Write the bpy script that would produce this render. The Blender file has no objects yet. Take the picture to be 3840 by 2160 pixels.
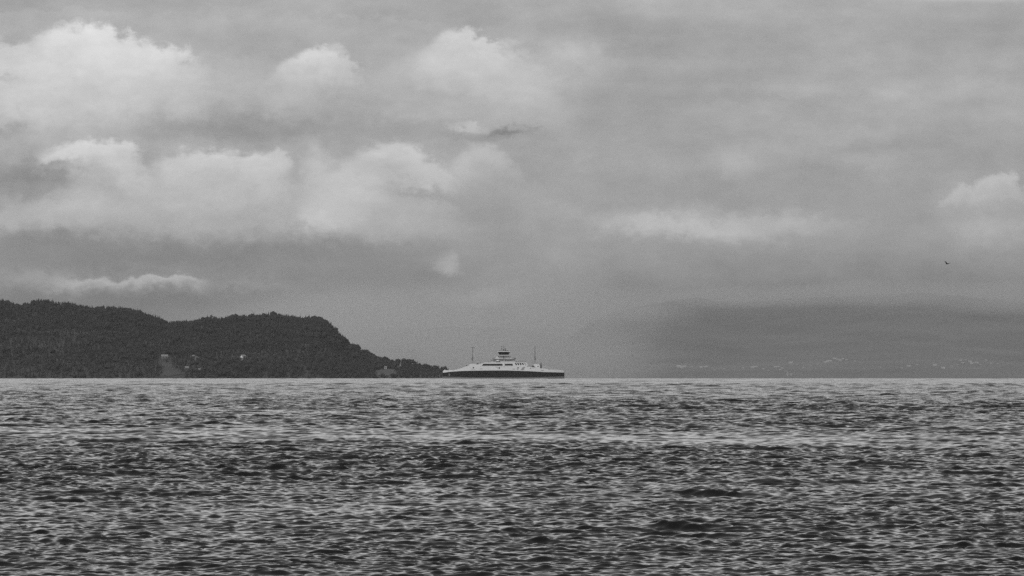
import bpy, bmesh, math, random
import numpy as np
from mathutils import Vector, Matrix

random.seed(7); rng = np.random.default_rng(11)
sc = bpy.context.scene
col = sc.collection

# ------------------------------------------------------------------ camera
F = 21333.333          # 200 mm lens on a 36 mm sensor, in pixels of a 3840 wide frame
CAMH = 5.0
REARTH = 7.4e6         # curved sea, with refraction
PITCH = 0.014781
cam_d = bpy.data.cameras.new('camera'); cam = bpy.data.objects.new('camera', cam_d); col.objects.link(cam)
cam_d.lens = 200; cam_d.sensor_width = 36; cam_d.clip_start = 1.0; cam_d.clip_end = 80000
cam.location = (0, 0, CAMH); cam.rotation_euler = (math.pi/2 + PITCH, 0, 0)
sc.camera = cam
sc.view_settings.view_transform = 'Standard'; sc.view_settings.look = 'None'
sc.view_settings.exposure = 0; sc.view_settings.gamma = 1
sc.cycles.use_denoising = False      # the sampling grain stands in for the film grain
sc.cycles.max_bounces = 6; sc.cycles.volume_bounces = 1; sc.cycles.glossy_bounces = 3; sc.cycles.diffuse_bounces = 2
sc.cycles.volume_max_steps = 64
SIG = 0.000012          # haze extinction per metre
HSRC = 0.24            # radiance the haze settles to
HTOP = 900.0

def s2l(v):
    v = v/255.0
    return v/12.92 if v <= 0.04045 else ((v+0.055)/1.055)**2.4
def P(px, py, D):
    return Vector(((px-1920)/F*D, D, CAMH+(1395.3-py)/F*D))
def seaz(d): return -d*d/(2*REARTH)

# ------------------------------------------------------------------ world: overcast sky with cumulus
SUN_EL, SUN_AZ = math.radians(38), math.radians(215)
world = bpy.data.worlds.new('World'); sc.world = world; world.use_nodes = True
nt = world.node_tree; nt.nodes.clear()
def mnode(op, a, b=None, c=None, clamp=False):
    n = nt.nodes.new('ShaderNodeMath'); n.operation = op; n.use_clamp = clamp
    for i, v in enumerate((a, b, c)):
        if v is None: continue
        if isinstance(v, (int, float)): n.inputs[i].default_value = v
        else: nt.links.new(v, n.inputs[i])
    return n.outputs[0]
def smooth(v, a, b):
    n = nt.nodes.new('ShaderNodeMapRange'); n.interpolation_type = 'SMOOTHSTEP'
    nt.links.new(v, n.inputs[0]); n.inputs[1].default_value = a; n.inputs[2].default_value = b
    return n.outputs[0]
def noise(vec, scale, detail=4, rough=0.55):
    n = nt.nodes.new('ShaderNodeTexNoise'); nt.links.new(vec, n.inputs['Vector'])
    n.inputs['Scale'].default_value = scale; n.inputs['Detail'].default_value = detail; n.inputs['Roughness'].default_value = rough
    return n.outputs['Fac']
def comb(x, y, z):
    n = nt.nodes.new('ShaderNodeCombineXYZ')
    for i, v in enumerate((x, y, z)):
        if isinstance(v, (int, float)): n.inputs[i].default_value = v
        else: nt.links.new(v, n.inputs[i])
    return n.outputs[0]
tc = nt.nodes.new('ShaderNodeTexCoord')
sep = nt.nodes.new('ShaderNodeSeparateXYZ'); nt.links.new(tc.outputs['Generated'], sep.inputs[0])
AZ = mnode('MULTIPLY', mnode('ARCTAN2', sep.outputs[0], sep.outputs[1]), 57.29578)
EL = mnode('MULTIPLY', mnode('ARCSINE', sep.outputs[2]), 57.29578)
# turbulence that ruffles every cloud edge
v0 = comb(AZ, mnode('MULTIPLY', EL, 1.5), 0.0)
n1 = mnode('SUBTRACT', noise(v0, 1.1, 5, 0.6), 0.5)
v1 = comb(AZ, mnode('MULTIPLY', EL, 1.5), 7.3)
n2 = mnode('SUBTRACT', noise(v1, 1.6, 6, 0.62), 0.5)
v2 = comb(AZ, mnode('MULTIPLY', EL, 1.3), 3.1)
n3 = mnode('SUBTRACT', noise(v2, 5.0, 5, 0.6), 0.5)
n4 = mnode('SUBTRACT', noise(comb(AZ, mnode('MULTIPLY', EL, 1.4), 5.5), 13.0, 4, 0.6), 0.5)
A = mnode('MULTIPLY_ADD', n4, 0.06, mnode('ADD', mnode('MULTIPLY_ADD', n1, 0.42, AZ), mnode('MULTIPLY', n3, 0.38)))
E = mnode('MULTIPLY_ADD', n4, 0.055, mnode('ADD', mnode('MULTIPLY_ADD', n2, 0.30, EL), mnode('MULTIPLY', n3, 0.30)))
def transm(el):
    L = 31000.0
    if el > 0.01: L = min(L, (HTOP-CAMH)/math.sin(math.radians(el)))
    return math.exp(-SIG*L)
def toel(vy): return (936.0-vy)/249.8
def toaz(vx): return (vx-1288)/249.8
def wb(B, vy):            # radiance a cloud needs to read as grey B through the haze in front of it
    T = transm(toel(vy)); return max(0.02, (s2l(B)-(1-T)*HSRC)/T)
# base veil of stratus, darker towards the horizon; unseen bright ring above added for sea glints
ramp = nt.nodes.new('ShaderNodeValToRGB'); cr = ramp.color_ramp; cr.interpolation = 'EASE'
EMAX = 90.0
base_pts = [(-90, .10), (-2.0, .10), (-.6, wb(122, 940)), (toel(900), wb(122, 900)), (toel(780), wb(122, 780)), (toel(680), wb(130, 680)),
            (toel(560), wb(148, 560)), (toel(350), wb(157, 350)), (toel(150), wb(161, 150)), (toel(0), wb(161, 0)),
            (6, .72), (12, .94), (22, .66), (36, .33), (88, .30)]
def epos(e): return (e+90)/180
while len(cr.elements) < len(base_pts): cr.elements.new(0.5)
for el_, (e, v) in zip(cr.elements, base_pts):
    el_.position = epos(e)
for i, (e, v) in enumerate(base_pts):
    cr.elements[i].position = epos(e); cr.elements[i].color = (v, v, v, 1)
nt.links.new(mnode('MULTIPLY_ADD', mnode('MULTIPLY_ADD', n2, 0.25, EL), 1/180, 0.5), ramp.inputs[0])
cur = ramp.outputs[0]
# broad streaks of the high layer
stn = noise(comb(mnode('MULTIPLY', AZ, 0.35), mnode('MULTIPLY', EL, 2.4), 1.7), 1.0, 5, 0.55)
cur = mnode('MULTIPLY', cur, mnode('MULTIPLY_ADD', mnode('SUBTRACT', stn, 0.5), 0.55, 1.0))
EINV = 2.718282
def mixin(m, B):
    global cur
    cur = mnode('MULTIPLY_ADD', m, mnode('SUBTRACT', B, cur), cur)
def gauss(vx, vy, rx, ry, B, a=1.0, tilt=0.0, raw=False):
    """soft patch of cloud, dark or light"""
    x0, e0 = toaz(vx), toel(vy)
    t = mnode('MULTIPLY', mnode('SUBTRACT', AZ if raw else A, x0), 249.8/rx)
    ee = mnode('SUBTRACT', EL if raw else E, e0)
    if tilt: ee = mnode('MULTIPLY_ADD', t, -tilt*rx/249.8, ee)
    u = mnode('MULTIPLY', ee, 249.8/ry)
    q = mnode('MULTIPLY_ADD', t, t, mnode('MULTIPLY', u, u))
    mixin(mnode('MULTIPLY', mnode('POWER', EINV, mnode('MULTIPLY', q, -1.0)), a), wb(B, vy))
def mound(vx, vy, w, B, L=180, s=22, k=80, a=1.0, sharp=2.0):
    """cumulus head: crisp ruffled upper edge at vy, fading out downwards over L"""
    x0, e0 = toaz(vx), toel(vy)
    t = mnode('MULTIPLY', mnode('SUBTRACT', A, x0), 249.8/w)
    t2 = mnode('MULTIPLY', t, t)
    e = mnode('SUBTRACT', mnode('MULTIPLY_ADD', t2, -k/249.8, e0), E)
    m1 = smooth(e, -0.1*s/249.8, 1.1*s/249.8)
    u = mnode('MULTIPLY', e, 249.8/L)
    q = mnode('MULTIPLY_ADD', u, u, mnode('POWER', mnode('ABSOLUTE', t), 2*sharp))
    m = mnode('MULTIPLY', m1, mnode('POWER', EINV, mnode('MULTIPLY', q, -1.0)))
    mixin(mnode('MULTIPLY', m, a), wb(B, vy+L*0.35))
# --- high wisps
mound(300, 28, 900, 172, L=60, s=14, k=30, a=.8, sharp=3)
gauss(2480, -8, 200, 12, 205, .9, raw=True)
gauss(2350, 235, 330, 30, 170, .7); gauss(2100, 350, 260, 28, 170, .7, .12); gauss(1600, 190, 300, 16, 156, .5)
gauss(1900, 250, 260, 12, 152, .6); gauss(2150, 400, 120, 24, 166, .5); gauss(2100, 470, 420, 45, 148, .6)
gauss(1850, 160, 500, 16, 166, .4); gauss(2200, 60, 500, 22, 164, .4)
# --- upper left cumulus
gauss(480, 300, 560, 95, 152, .55); gauss(500, 205, 150, 60, 178, .6)
mound(560, 138, 170, 174, L=150, s=50, k=50, a=.8)
mound(30, 88, 120, 203, L=200, s=26, k=30)
mound(215, 62, 150, 212, L=190, s=26, k=40, sharp=3)
mound(330, 82, 160, 210, L=170, s=34, k=60, sharp=2.2)
gauss(80, 95, 26, 30, 172, .55)
gauss(110, 250, 250, 80, 194, .7); gauss(60, 200, 180, 60, 208, .5)
gauss(12, 205, 40, 12, 172, .6); gauss(0, 332, 70, 12, 150, .7)
mound(790, 116, 110, 208, L=110, s=24, k=60); mound(830, 108, 45, 200, L=50, s=20, k=40, a=.6)
gauss(690, 230, 170, 60, 176, .5, -.3)
# --- upper middle cumulus
mound(1160, 62, 90, 204, L=120, s=24, k=50); mound(1190, 92, 230, 199, L=170, s=44, k=70, a=.9)
mound(1400, 108, 110, 178, L=60, s=50, k=50, a=.7)
gauss(1040, 200, 170, 80, 180, .65, -.25)
gauss(1250, 170, 200, 50, 184, .5); gauss(1440, 135, 110, 34, 182, .65); gauss(950, 175, 70, 50, 174, .5)
gauss(640, 175, 90, 40, 176, .55); gauss(330, 215, 120, 40, 186, .45); gauss(1130, 250, 160, 30, 160, .5, -.1)
# --- dark gap under them
gauss(640, 325, 300, 36, 136, .85); gauss(860, 280, 80, 70, 150, .5); gauss(1010, 325, 180, 22, 152, .5)
# --- middle row
mound(1215, 350, 110, 190, L=80, s=34, k=60, a=.9); mound(1080, 356, 60, 174, L=60, s=30, k=40, a=.6)
mound(985, 350, 150, 196, L=150, s=34, k=80)
gauss(850, 470, 130, 60, 194, .8, -.5)
mound(560, 374, 155, 197, L=150, s=22, k=12, sharp=5); mound(690, 366, 34, 196, L=80, s=18, k=20, a=.8)
gauss(745, 425, 24, 55, 146, .85); gauss(660, 430, 60, 40, 186, .4)
mound(245, 338, 145, 212, L=130, s=22, k=36, sharp=3)
gauss(330, 410, 110, 50, 190, .6); gauss(388, 402, 26, 36, 140, .85); gauss(250, 455, 70, 22, 170, .5); gauss(540, 455, 70, 20, 168, .5); gauss(930, 420, 60, 26, 172, .5)
gauss(450, 490, 460, 80, 178, .75); gauss(200, 520, 90, 26, 188, .5); gauss(560, 560, 120, 26, 160, .5); gauss(330, 560, 70, 22, 160, .45)
gauss(480, 470, 90, 40, 186, .5); gauss(290, 490, 60, 30, 156, .4)
gauss(60, 545, 200, 30, 184, .6); gauss(800, 548, 70, 42, 192, .85); gauss(900, 500, 120, 30, 176, .5, -.4)
gauss(1090, 488, 110, 17, 144, .7, -.12); gauss(960, 540, 60, 22, 158, .5)
gauss(1000, 590, 240, 30, 166, .5)
gauss(60, 444, 120, 42, 130, 1.0); gauss(150, 452, 44, 28, 134, .85); gauss(70, 480, 70, 22, 140, .8); gauss(120, 412, 60, 14, 146, .7)
gauss(1190, 323, 55, 9, 190, .8); gauss(1275, 332, 62, 14, 124, 1.0); gauss(1195, 346, 90, 8, 144, .6)
# --- lower dark layer
gauss(120, 612, 200, 24, 128, .9); gauss(520, 645, 560, 40, 124, .95, .02)
gauss(900, 700, 320, 46, 128, .8)
mound(330, 684, 190, 178, L=42, s=14, k=14, sharp=4)
gauss(180, 705, 200, 24, 166, .6); gauss(640, 715, 90, 16, 152, .6)
gauss(450, 760, 480, 36, 116, .95); gauss(850, 775, 280, 60, 126, .85)
gauss(1132, 652, 18, 22, 172, .5); gauss(1122, 668, 30, 15, 172, .65)
# --- right
gauss(1720, 566, 260, 34, 184, .85, -.05); gauss(1980, 560, 160, 26, 172, .7); gauss(1830, 415, 75, 40, 174, .7)
gauss(1500, 640, 300, 34, 160, .4)
mound(2420, 452, 38, 184, L=50, s=24, k=30, a=.9); mound(2505, 428, 60, 190, L=60, s=24, k=30, a=.95); gauss(2430, 492, 60, 34, 180, .7); gauss(2520, 486, 50, 26, 176, .6)
gauss(2490, 560, 110, 42, 172, .75); gauss(2300, 560, 120, 50, 150, .5)
gauss(1560, 385, 120, 30, 164, .4, -.2); gauss(2040, 620, 260, 20, 150, .4); gauss(1640, 500, 110, 30, 150, .5, -.3); gauss(1780, 470, 160, 30, 148, .5)
gauss(1430, 700, 110, 60, 156, .5); gauss(1200, 755, 130, 16, 160, .5)
gauss(1400, 420, 220, 50, 150, .5); gauss(1500, 470, 200, 30, 160, .5, -.3)
gauss(2150, 732, 760, 46, 122, .9)
gauss(1800, 690, 300, 40, 138, .5)
gauss(1250, 740, 160, 40, 158, .5)
brk = noise(comb(AZ, mnode('MULTIPLY', EL, 1.9), 12.5), 1.3, 5, 0.6)
cur = mnode('MULTIPLY', cur, mnode('MULTIPLY_ADD', mnode('SUBTRACT', brk, 0.5), 0.52, 1.0))
# fine mottling of the vapour
fine = noise(comb(AZ, mnode('MULTIPLY', EL, 1.6), 9.0), 3.2, 7, 0.62)
cur = mnode('MULTIPLY', cur, mnode('MULTIPLY_ADD', mnode('SUBTRACT', fine, 0.5), 0.30, 1.0))
# clear-sky light filtering through the layer
sky = nt.nodes.new('ShaderNodeTexSky'); sky.sky_type = 'NISHITA'; sky.sun_disc = False
sky.sun_elevation = SUN_EL; sky.sun_rotation = SUN_AZ
bw = nt.nodes.new('ShaderNodeRGBToBW'); nt.links.new(sky.outputs[0], bw.inputs[0])
bg = nt.nodes.new('ShaderNodeBackground'); bg.inputs['Strength'].default_value = 0.1
tot = mnode('ADD', mnode('MULTIPLY', cur, 10.0), mnode('MULTIPLY', bw.outputs[0], 0.02))
cc = nt.nodes.new('ShaderNodeCombineColor')
for i in range(3): nt.links.new(tot, cc.inputs[i])
nt.links.new(cc.outputs[0], bg.inputs['Color'])
wo = nt.nodes.new('ShaderNodeOutputWorld'); nt.links.new(bg.outputs[0], wo.inputs['Surface'])

sun_d = bpy.data.lights.new('sun', 'SUN'); sun = bpy.data.objects.new('sun', sun_d); col.objects.link(sun)
sun_d.energy = 1.5; sun_d.angle = math.radians(14); sun_d.color = (1, 1, 1)
sd = Vector((math.sin(SUN_AZ)*math.cos(SUN_EL), math.cos(SUN_AZ)*math.cos(SUN_EL), math.sin(SUN_EL)))
sun.rotation_euler = sd.to_track_quat('Z', 'Y').to_euler()

# ------------------------------------------------------------------ helpers
def mat(name, c, rough=0.6, var=0.0, scale=1.0, spec=0.5, metal=0.0, bump=0.0):
    m = bpy.data.materials.new(name); m.use_nodes = True
    t = m.node_tree; b = t.nodes['Principled BSDF']
    b.inputs['Base Color'].default_value = (c, c, c, 1); b.inputs['Roughness'].default_value = rough
    b.inputs['Specular IOR Level'].default_value = spec; b.inputs['Metallic'].default_value = metal
    if var:
        tcn = t.nodes.new('ShaderNodeTexCoord'); n = t.nodes.new('ShaderNodeTexNoise')
        n.inputs['Scale'].default_value = scale; n.inputs['Detail'].default_value = 5; n.inputs['Roughness'].default_value = .6
        t.links.new(tcn.outputs['Object'], n.inputs['Vector'])
        r = t.nodes.new('ShaderNodeMapRange'); t.links.new(n.outputs['Fac'], r.inputs[0])
        r.inputs[1].default_value = .3; r.inputs[2].default_value = .7
        r.inputs[3].default_value = c*(1-var); r.inputs[4].default_value = c*(1+var)
        k = t.nodes.new('ShaderNodeCombineColor')
        for i in range(3): t.links.new(r.outputs[0], k.inputs[i])
        t.links.new(k.outputs[0], b.inputs['Base Color'])
    return m
def tag(o, label=None, cat=None, group=None, kind=None):
    if label: o['label'] = label
    if cat: o['category'] = cat
    if group: o['group'] = group
    if kind: o['kind'] = kind
    return o
def empty(name, loc, label, cat, group=None, rz=0):
    o = bpy.data.objects.new(name, None); col.objects.link(o); o.location = loc; o.rotation_euler = (0, 0, rz)
    o.empty_display_size = .5
    return tag(o, label, cat, group)
class MB:
    def __init__(s): s.v = []; s.f = []
    def add(s, vs, fs):
        k = len(s.v); s.v += [tuple(v) for v in vs]; s.f += [tuple(i+k for i in f) for f in fs]; return s
    def box(s, x0, x1, y0, y1, z0, z1):
        return s.add([(x, y, z) for z in (z0, z1) for y in (y0, y1) for x in (x0, x1)],
                     [(0, 2, 3, 1), (4, 5, 7, 6), (0, 1, 5, 4), (2, 6, 7, 3), (0, 4, 6, 2), (1, 3, 7, 5)])
    def prism(s, prof, y0, y1):           # side profile (x, z) extruded across the ship
        n = len(prof)
        vs = [(x, y0, z) for x, z in prof]+[(x, y1, z) for x, z in prof]
        fs = [tuple(range(n)), tuple(range(2*n-1, n-1, -1))]+[(i, i+n, (i+1) % n+n, (i+1) % n) for i in range(n)]
        return s.add(vs, fs)
    def tube(s, a, b, r, r2=None, n=8):
        a, b = Vector(a), Vector(b); r2 = r if r2 is None else r2
        d = (b-a).normalized(); u = d.orthogonal().normalized(); w = d.cross(u)
        vs = [a+(u*math.cos(i*2*math.pi/n)+w*math.sin(i*2*math.pi/n))*r for i in range(n)]
        vs += [b+(u*math.cos(i*2*math.pi/n)+w*math.sin(i*2*math.pi/n))*r2 for i in range(n)]
        return s.add(vs, [(i, (i+1) % n, (i+1) % n+n, i+n) for i in range(n)]+[tuple(range(n-1, -1, -1)), tuple(range(n, 2*n))])
    def build(s, name, m, parent=None, label=None, smooth=False):
        me = bpy.data.meshes.new(name); me.from_pydata(s.v, [], s.f); me.update()
        b = bmesh.new(); b.from_mesh(me); bmesh.ops.recalc_face_normals(b, faces=b.faces); b.to_mesh(me); b.free()
        if smooth: me.polygons.foreach_set('use_smooth', [True]*len(me.polygons))
        me.materials.append(m); o = bpy.data.objects.new(name, me); col.objects.link(o)
        if parent: o.parent = parent
        if label: o['label'] = label
        return o
def npmesh(name, V, Fq, m, kind=None, smooth=False):
    me = bpy.data.meshes.new(name); nv, nf, k = len(V), len(Fq), Fq.shape[1]
    me.vertices.add(nv); me.vertices.foreach_set('co', np.ascontiguousarray(V, dtype=np.float32).ravel())
    me.loops.add(nf*k); me.loops.foreach_set('vertex_index', np.ascontiguousarray(Fq, dtype=np.int32).ravel())
    me.polygons.add(nf); me.polygons.foreach_set('loop_start', np.arange(0, nf*k, k, dtype=np.int32))
    if smooth: me.polygons.foreach_set('use_smooth', np.ones(nf, dtype=bool))
    else: me.polygons.foreach_set('use_smooth', np.zeros(nf, dtype=bool))
    me.update(); me.materials.append(m)
    o = bpy.data.objects.new(name, me); col.objects.link(o)
    if kind: o['kind'] = kind
    return o
def gridfaces(nr, nc):
    i = np.arange(nr-1)[:, None]*nc+np.arange(nc-1)[None, :]
    return np.stack([i, i+1, i+nc+1, i+nc], -1).reshape(-1, 4)
def inpoly(px, py, poly):
    r = np.zeros(px.shape, bool); n = len(poly)
    for i in range(n):
        x0, y0 = poly[i]; x1, y1 = poly[(i+1) % n]
        c = ((y0 > py) != (y1 > py)) & (px < (x1-x0)*(py-y0)/((y1-y0) or 1e-9)+x0); r ^= c
    return r

# ------------------------------------------------------------------ the sea: one curved sheet, real waves
def build_sea():
    da = 0.017
    az = list(np.arange(-6.2, 6.2001, da)); step = da; a = 6.2
    while a < 28:
        step *= 1.35; a = min(28, a+step); az = [-a]+az+[a]
    az = np.radians(np.array(az))
    r = list(np.geomspace(3, 120, 60))
    x = 120.0
    while x < 9500:
        x += x*(0.00046 if x < 1000 else 0.00055 if x < 2500 else .0009); r.append(x)
    r += list(np.geomspace(9700, 33000, 40)); r = np.array(r)
    NR, NC = len(r), len(az)
    X = (r[:, None]*np.sin(az)[None, :]).astype(np.float32); Y = (r[:, None]*np.cos(az)[None, :]).astype(np.float32)
    Z = np.zeros_like(X); DX = np.zeros_like(X); DY = np.zeros_like(X)
    dr = np.gradient(r); daz = np.gradient(az)
    sp = np.maximum(dr[:, None]*0.9, r[:, None]*daz[None, :]).astype(np.float32)
    # gusts and slicks lying across the fjord: (distance, factor)
    kd = [0, 120, 200, 262, 300, 372, 400, 415, 465, 485, 560, 700, 780, 950, 1250, 1700, 2500, 40000]
    kf = [1, .90, 1.0, 1.03, 1.08, 1.08, .85, .50, .52, .85, .85, .9, 1.3, 1.3, 1.15, 1.15, 1.35, 1.6]
    wob = (X*.75+14*np.sin(X/31+1)+12*np.sin(X/13+Y/90)+7*np.sin(X/5.7+2+Y/41))*(Y/450)
    M = np.interp(Y+wob, kd, kf).astype(np.float32)
    M *= (1+.05*np.sin(X/37+Y/55+.6)*np.sin(Y/31-X/80)+.07*np.sin(X/13.1-Y/29)).astype(np.float32)
    octs = [(.16, .28, .20, 70), (.28, .5, .22, 76), (.5, .9, .14, 60), (.9, 1.6, .09, 40), (1.6, 3.0, .06, 30), (3, 6, .038, 20), (6, 12, .02, 10), (12, 30, .010, 8)]
    g = np.random.default_rng(5)
    pat = np.zeros_like(X)                   # cat's paws: uneven wind over the water
    for i in range(22):
        k = 2*math.pi/(7*18**g.random()); kk = 2*math.pi/(35*20**g.random())
        pat += np.sin(X*np.float32(k*(1 if g.random() < .5 else -1))+Y*np.float32(kk)+np.float32(g.random()*6.28))
    M *= np.clip(1+np.interp(r, [300, 1500], [.018, .045]).astype(np.float32)[:, None]*pat, .65, 1.4); del pat
    # where the sheet is too coarse for the short chop, the remaining waves carry its steepness
    rem = np.zeros(len(r)); tot_ = 0
    for l0, l1, srms, n in octs:
        lm = math.sqrt(l0*l1); rem += srms**2*np.clip((lm/(dr*.9)-2.2)/2.0, 0, 1)**2; tot_ += srms**2
    boost = np.clip(np.sqrt(tot_/np.maximum(rem, 1e-6)), 1, np.interp(r, [900, 2000, 4500], [2.6, 4.0, 9.0])).astype(np.float32)[:, None]
    for l0, l1, srms, n in octs:
        for j in range(n):
            lam = l0*(l1/l0)**((j+g.random())/n); k = 2*math.pi/lam
            spread = 16 if lam > 1.6 else 25
            th = math.radians(-97+g.normal()*spread)        # travelling towards the camera
            kx, ky = k*math.cos(th), k*math.sin(th); ph = g.random()*6.283
            am = srms*lam/(2*math.pi)*math.sqrt(2.0/n)
            rows = np.where(dr*0.9*2.2 < lam)[0]
            if not len(rows): continue
            R0, R1 = rows[0], rows[-1]+1
            q = lam/sp[R0:R1]; w = np.clip((q-2.2)/2.0, 0, 1)
            if lam < 5: w = w*M[R0:R1]
            w = w*boost[R0:R1]
            p = kx*X[R0:R1]+ky*Y[R0:R1]+np.float32(ph)
            s_, c_ = np.sin(p)*w, np.cos(p)*w
            Z[R0:R1] += am*c_; qd = 0.5*am
            DX[R0:R1] -= (qd*math.cos(th))*s_; DY[R0:R1] -= (qd*math.sin(th))*s_
    lost = np.sqrt(np.maximum(tot_-rem*boost[:, 0]**2, 0))       # steepness the sheet cannot hold, left to the ripples
    chop = (M*(.22+lost[:, None]*3.6)).astype(np.float32)
    Z += (seaz(1.0)*(X.astype(np.float64)**2+Y.astype(np.float64)**2)).astype(np.float32)
    V = np.stack([X+DX, Y+DY, Z], -1).reshape(-1, 3)
    m = bpy.data.materials.new('sea_water'); m.use_nodes = True; t = m.node_tree; b = t.nodes['Principled BSDF']
    b.inputs['Base Color'].default_value = (.006, .006, .006, 1); b.inputs['Roughness'].default_value = .04
    b.inputs['IOR'].default_value = 1.333
    ob = t.nodes.new('ShaderNodeTexCoord')
    # capillary ripples: world-space slopes too small for the mesh
    geo = t.nodes.new('ShaderNodeNewGeometry'); acc = geo.outputs['Normal']
    att = t.nodes.new('ShaderNodeAttribute'); att.attribute_name = 'chop'
    for scl, amp, dt in ((1.3, .5, 2), (5.0, 1.2, 3)):
        mp = t.nodes.new('ShaderNodeMapping'); mp.inputs['Scale'].default_value = (.6, 1.6, 1); t.links.new(ob.outputs['Object'], mp.inputs[0])
        n = t.nodes.new('ShaderNodeTexNoise'); n.inputs['Scale'].default_value = scl; n.inputs['Detail'].default_value = dt
        t.links.new(mp.outputs[0], n.inputs['Vector'])
        sb = t.nodes.new('ShaderNodeVectorMath'); sb.operation = 'SUBTRACT'; sb.inputs[1].default_value = (.5, .5, .5); t.links.new(n.outputs['Color'], sb.inputs[0])
        ml = t.nodes.new('ShaderNodeVectorMath'); ml.operation = 'MULTIPLY_ADD'; k_ = t.nodes.new('ShaderNodeVectorMath'); k_.operation = 'SCALE'; k_.inputs[0].default_value = (amp, amp, 0); t.links.new(att.outputs['Fac'], k_.inputs['Scale']); t.links.new(k_.outputs[0], ml.inputs[1])
        t.links.new(sb.outputs[0], ml.inputs[0]); t.links.new(acc, ml.inputs[2]); acc = ml.outputs[0]
    nm = t.nodes.new('ShaderNodeVectorMath'); nm.operation = 'NORMALIZE'; t.links.new(acc, nm.inputs[0]); t.links.new(nm.outputs[0], b.inputs['Normal'])
    o = npmesh('sea', V, gridfaces(NR, NC), m, 'structure', True)
    at = o.data.attributes.new('chop', 'FLOAT', 'POINT'); at.data.foreach_set('value', chop.ravel())
build_sea()

# ------------------------------------------------------------------ headland
def fbm2(x, y, s, seed=0, o=5):
    g = np.random.default_rng(seed); v = np.zeros(np.shape(x))
    for i in range(o):
        for j in range(5):
            th = g.random()*6.283; k = 2*math.pi/(s/2**i)*(.7+.6*g.random())
            v = v+np.sin(k*(x*math.cos(th)+y*math.sin(th))+g.random()*6.283)/5/1.8**i
    return v
SKY = [(-700, 1150), (-400, 1120), (-150, 1112), (0, 1126), (21, 1131), (51, 1136), (57, 1146), (129, 1145), (135, 1131), (157, 1127), (196, 1128), (227, 1135), (262, 1134),
       (297, 1144), (349, 1154), (362, 1159), (384, 1154), (454, 1155), (514, 1166), (573, 1185), (601, 1194), (615, 1203), (653, 1212), (674, 1205), (734, 1206),
       (769, 1198), (793, 1191), (818, 1200), (846, 1196), (905, 1186), (960, 1184), (1010, 1178), (1024, 1174), (1058, 1181), (1114, 1190), (1156, 1192), (1195, 1192),
       (1226, 1204), (1254, 1227), (1275, 1250), (1293, 1266), (1301, 1290), (1310, 1299), (1322, 1290), (1338, 1297), (1359, 1314), (1373, 1313), (1408, 1337),
       (1429, 1349), (1450, 1350), (1478, 1362), (1505, 1370), (1560, 1373), (1600, 1380), (1640, 1386), (1668, 1393), (1684, 1405), (1700, 1428), (1720, 1450)]
SX = np.array([p[0] for p in SKY], float); SY = np.array([p[1] for p in SKY], float)
Y0, Y1 = 7550.0, 8250.0
def head_h(x, y):
    px = 1920+x/Y1*F
    tl = np.interp(px, SX, SY)
    off = np.interp(px, [1400, 1440, 1500], [15, 8, 2])     # the trees stand this much above the ground
    zr = CAMH+(1395.3-(tl+off))/F*Y1
    base = seaz(8000.0)
    shore = Y0+40*np.sin(x/140)+18*np.sin(x/47+1)
    shore = shore+np.interp(px, [1500, 1700], [0, 480])
    t = np.clip((y-shore)/(Y1-shore), 0, 1)
    f = np.where(t < 1, np.sin(t*math.pi/2)**.85, 1)
    b = np.clip((y-Y1)/700, 0, 1)
    hr = zr-base
    h = hr*f*(1-b*b)
    h = h+fbm2(x, y, 260, 3)*np.clip(hr, 0, 60)*.11*np.sin(t*math.pi)
    return base-3+h+np.clip(t*30, 0, 3)
hx = np.arange(-1060, -60, 5.0); hy = np.arange(7450, 8850, 7.0)
HX, HY = np.meshgrid(hx, hy); HZ = head_h(HX, HY)
m_soil = mat('forest_floor', .035, .9, .3, .03)
m_field = mat('pale_grass', .044, .9, .2, .02)
V = np.stack([HX, HY, HZ], -1).reshape(-1, 3)
npmesh('headland_ground', V, gridfaces(len(hy), len(hx)), m_soil, 'structure', True)
def hit(hf, px, py, d0, d1, step=4.0):
    for D in np.arange(d0, d1, step):
        p = P(px, py, D)
        if float(hf(np.array(p.x), np.array(p.y))) >= p.z: return p
    return None
def project(x, y, z): return 1920+x/y*F, 1395.3-(z-CAMH)/y*F
FIELDS = [[(598, 1352), (606, 1338), (630, 1336), (632, 1346), (618, 1352)],
          [(598, 1354), (622, 1360), (645, 1366), (655, 1380), (672, 1393), (700, 1402), (690, 1409), (650, 1412), (606, 1415), (610, 1385)],
          [(846, 1342), (862, 1336), (905, 1337), (905, 1344), (870, 1345)],
          [(1138, 1386), (1160, 1394), (1164, 1406), (1140, 1413), (1148, 1400)],
          [(1398, 1392), (1440, 1383), (1480, 1386), (1496, 1402), (1460, 1412), (1410, 1408)],
          [(1478, 1374), (1506, 1370), (1506, 1382), (1486, 1384)]]
PXG, PYG = project(V[:, 0], V[:, 1], V[:, 2])
fieldmask = np.zeros(len(V), bool)
for k_, poly in enumerate(FIELDS): fieldmask |= inpoly(PXG, PYG, poly)
gf = gridfaces(len(hy), len(hx)); vis = V[:, 1] < Y1
ff = gf[(fieldmask[gf].sum(1) >= 3) & vis[gf].all(1)]
u_, inv = np.unique(ff, return_inverse=True)
FV = V[u_].copy(); FV[:, 2] += .6
npmesh('meadows', FV, inv.reshape(-1, 4), m_field, 'structure', True)

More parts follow.
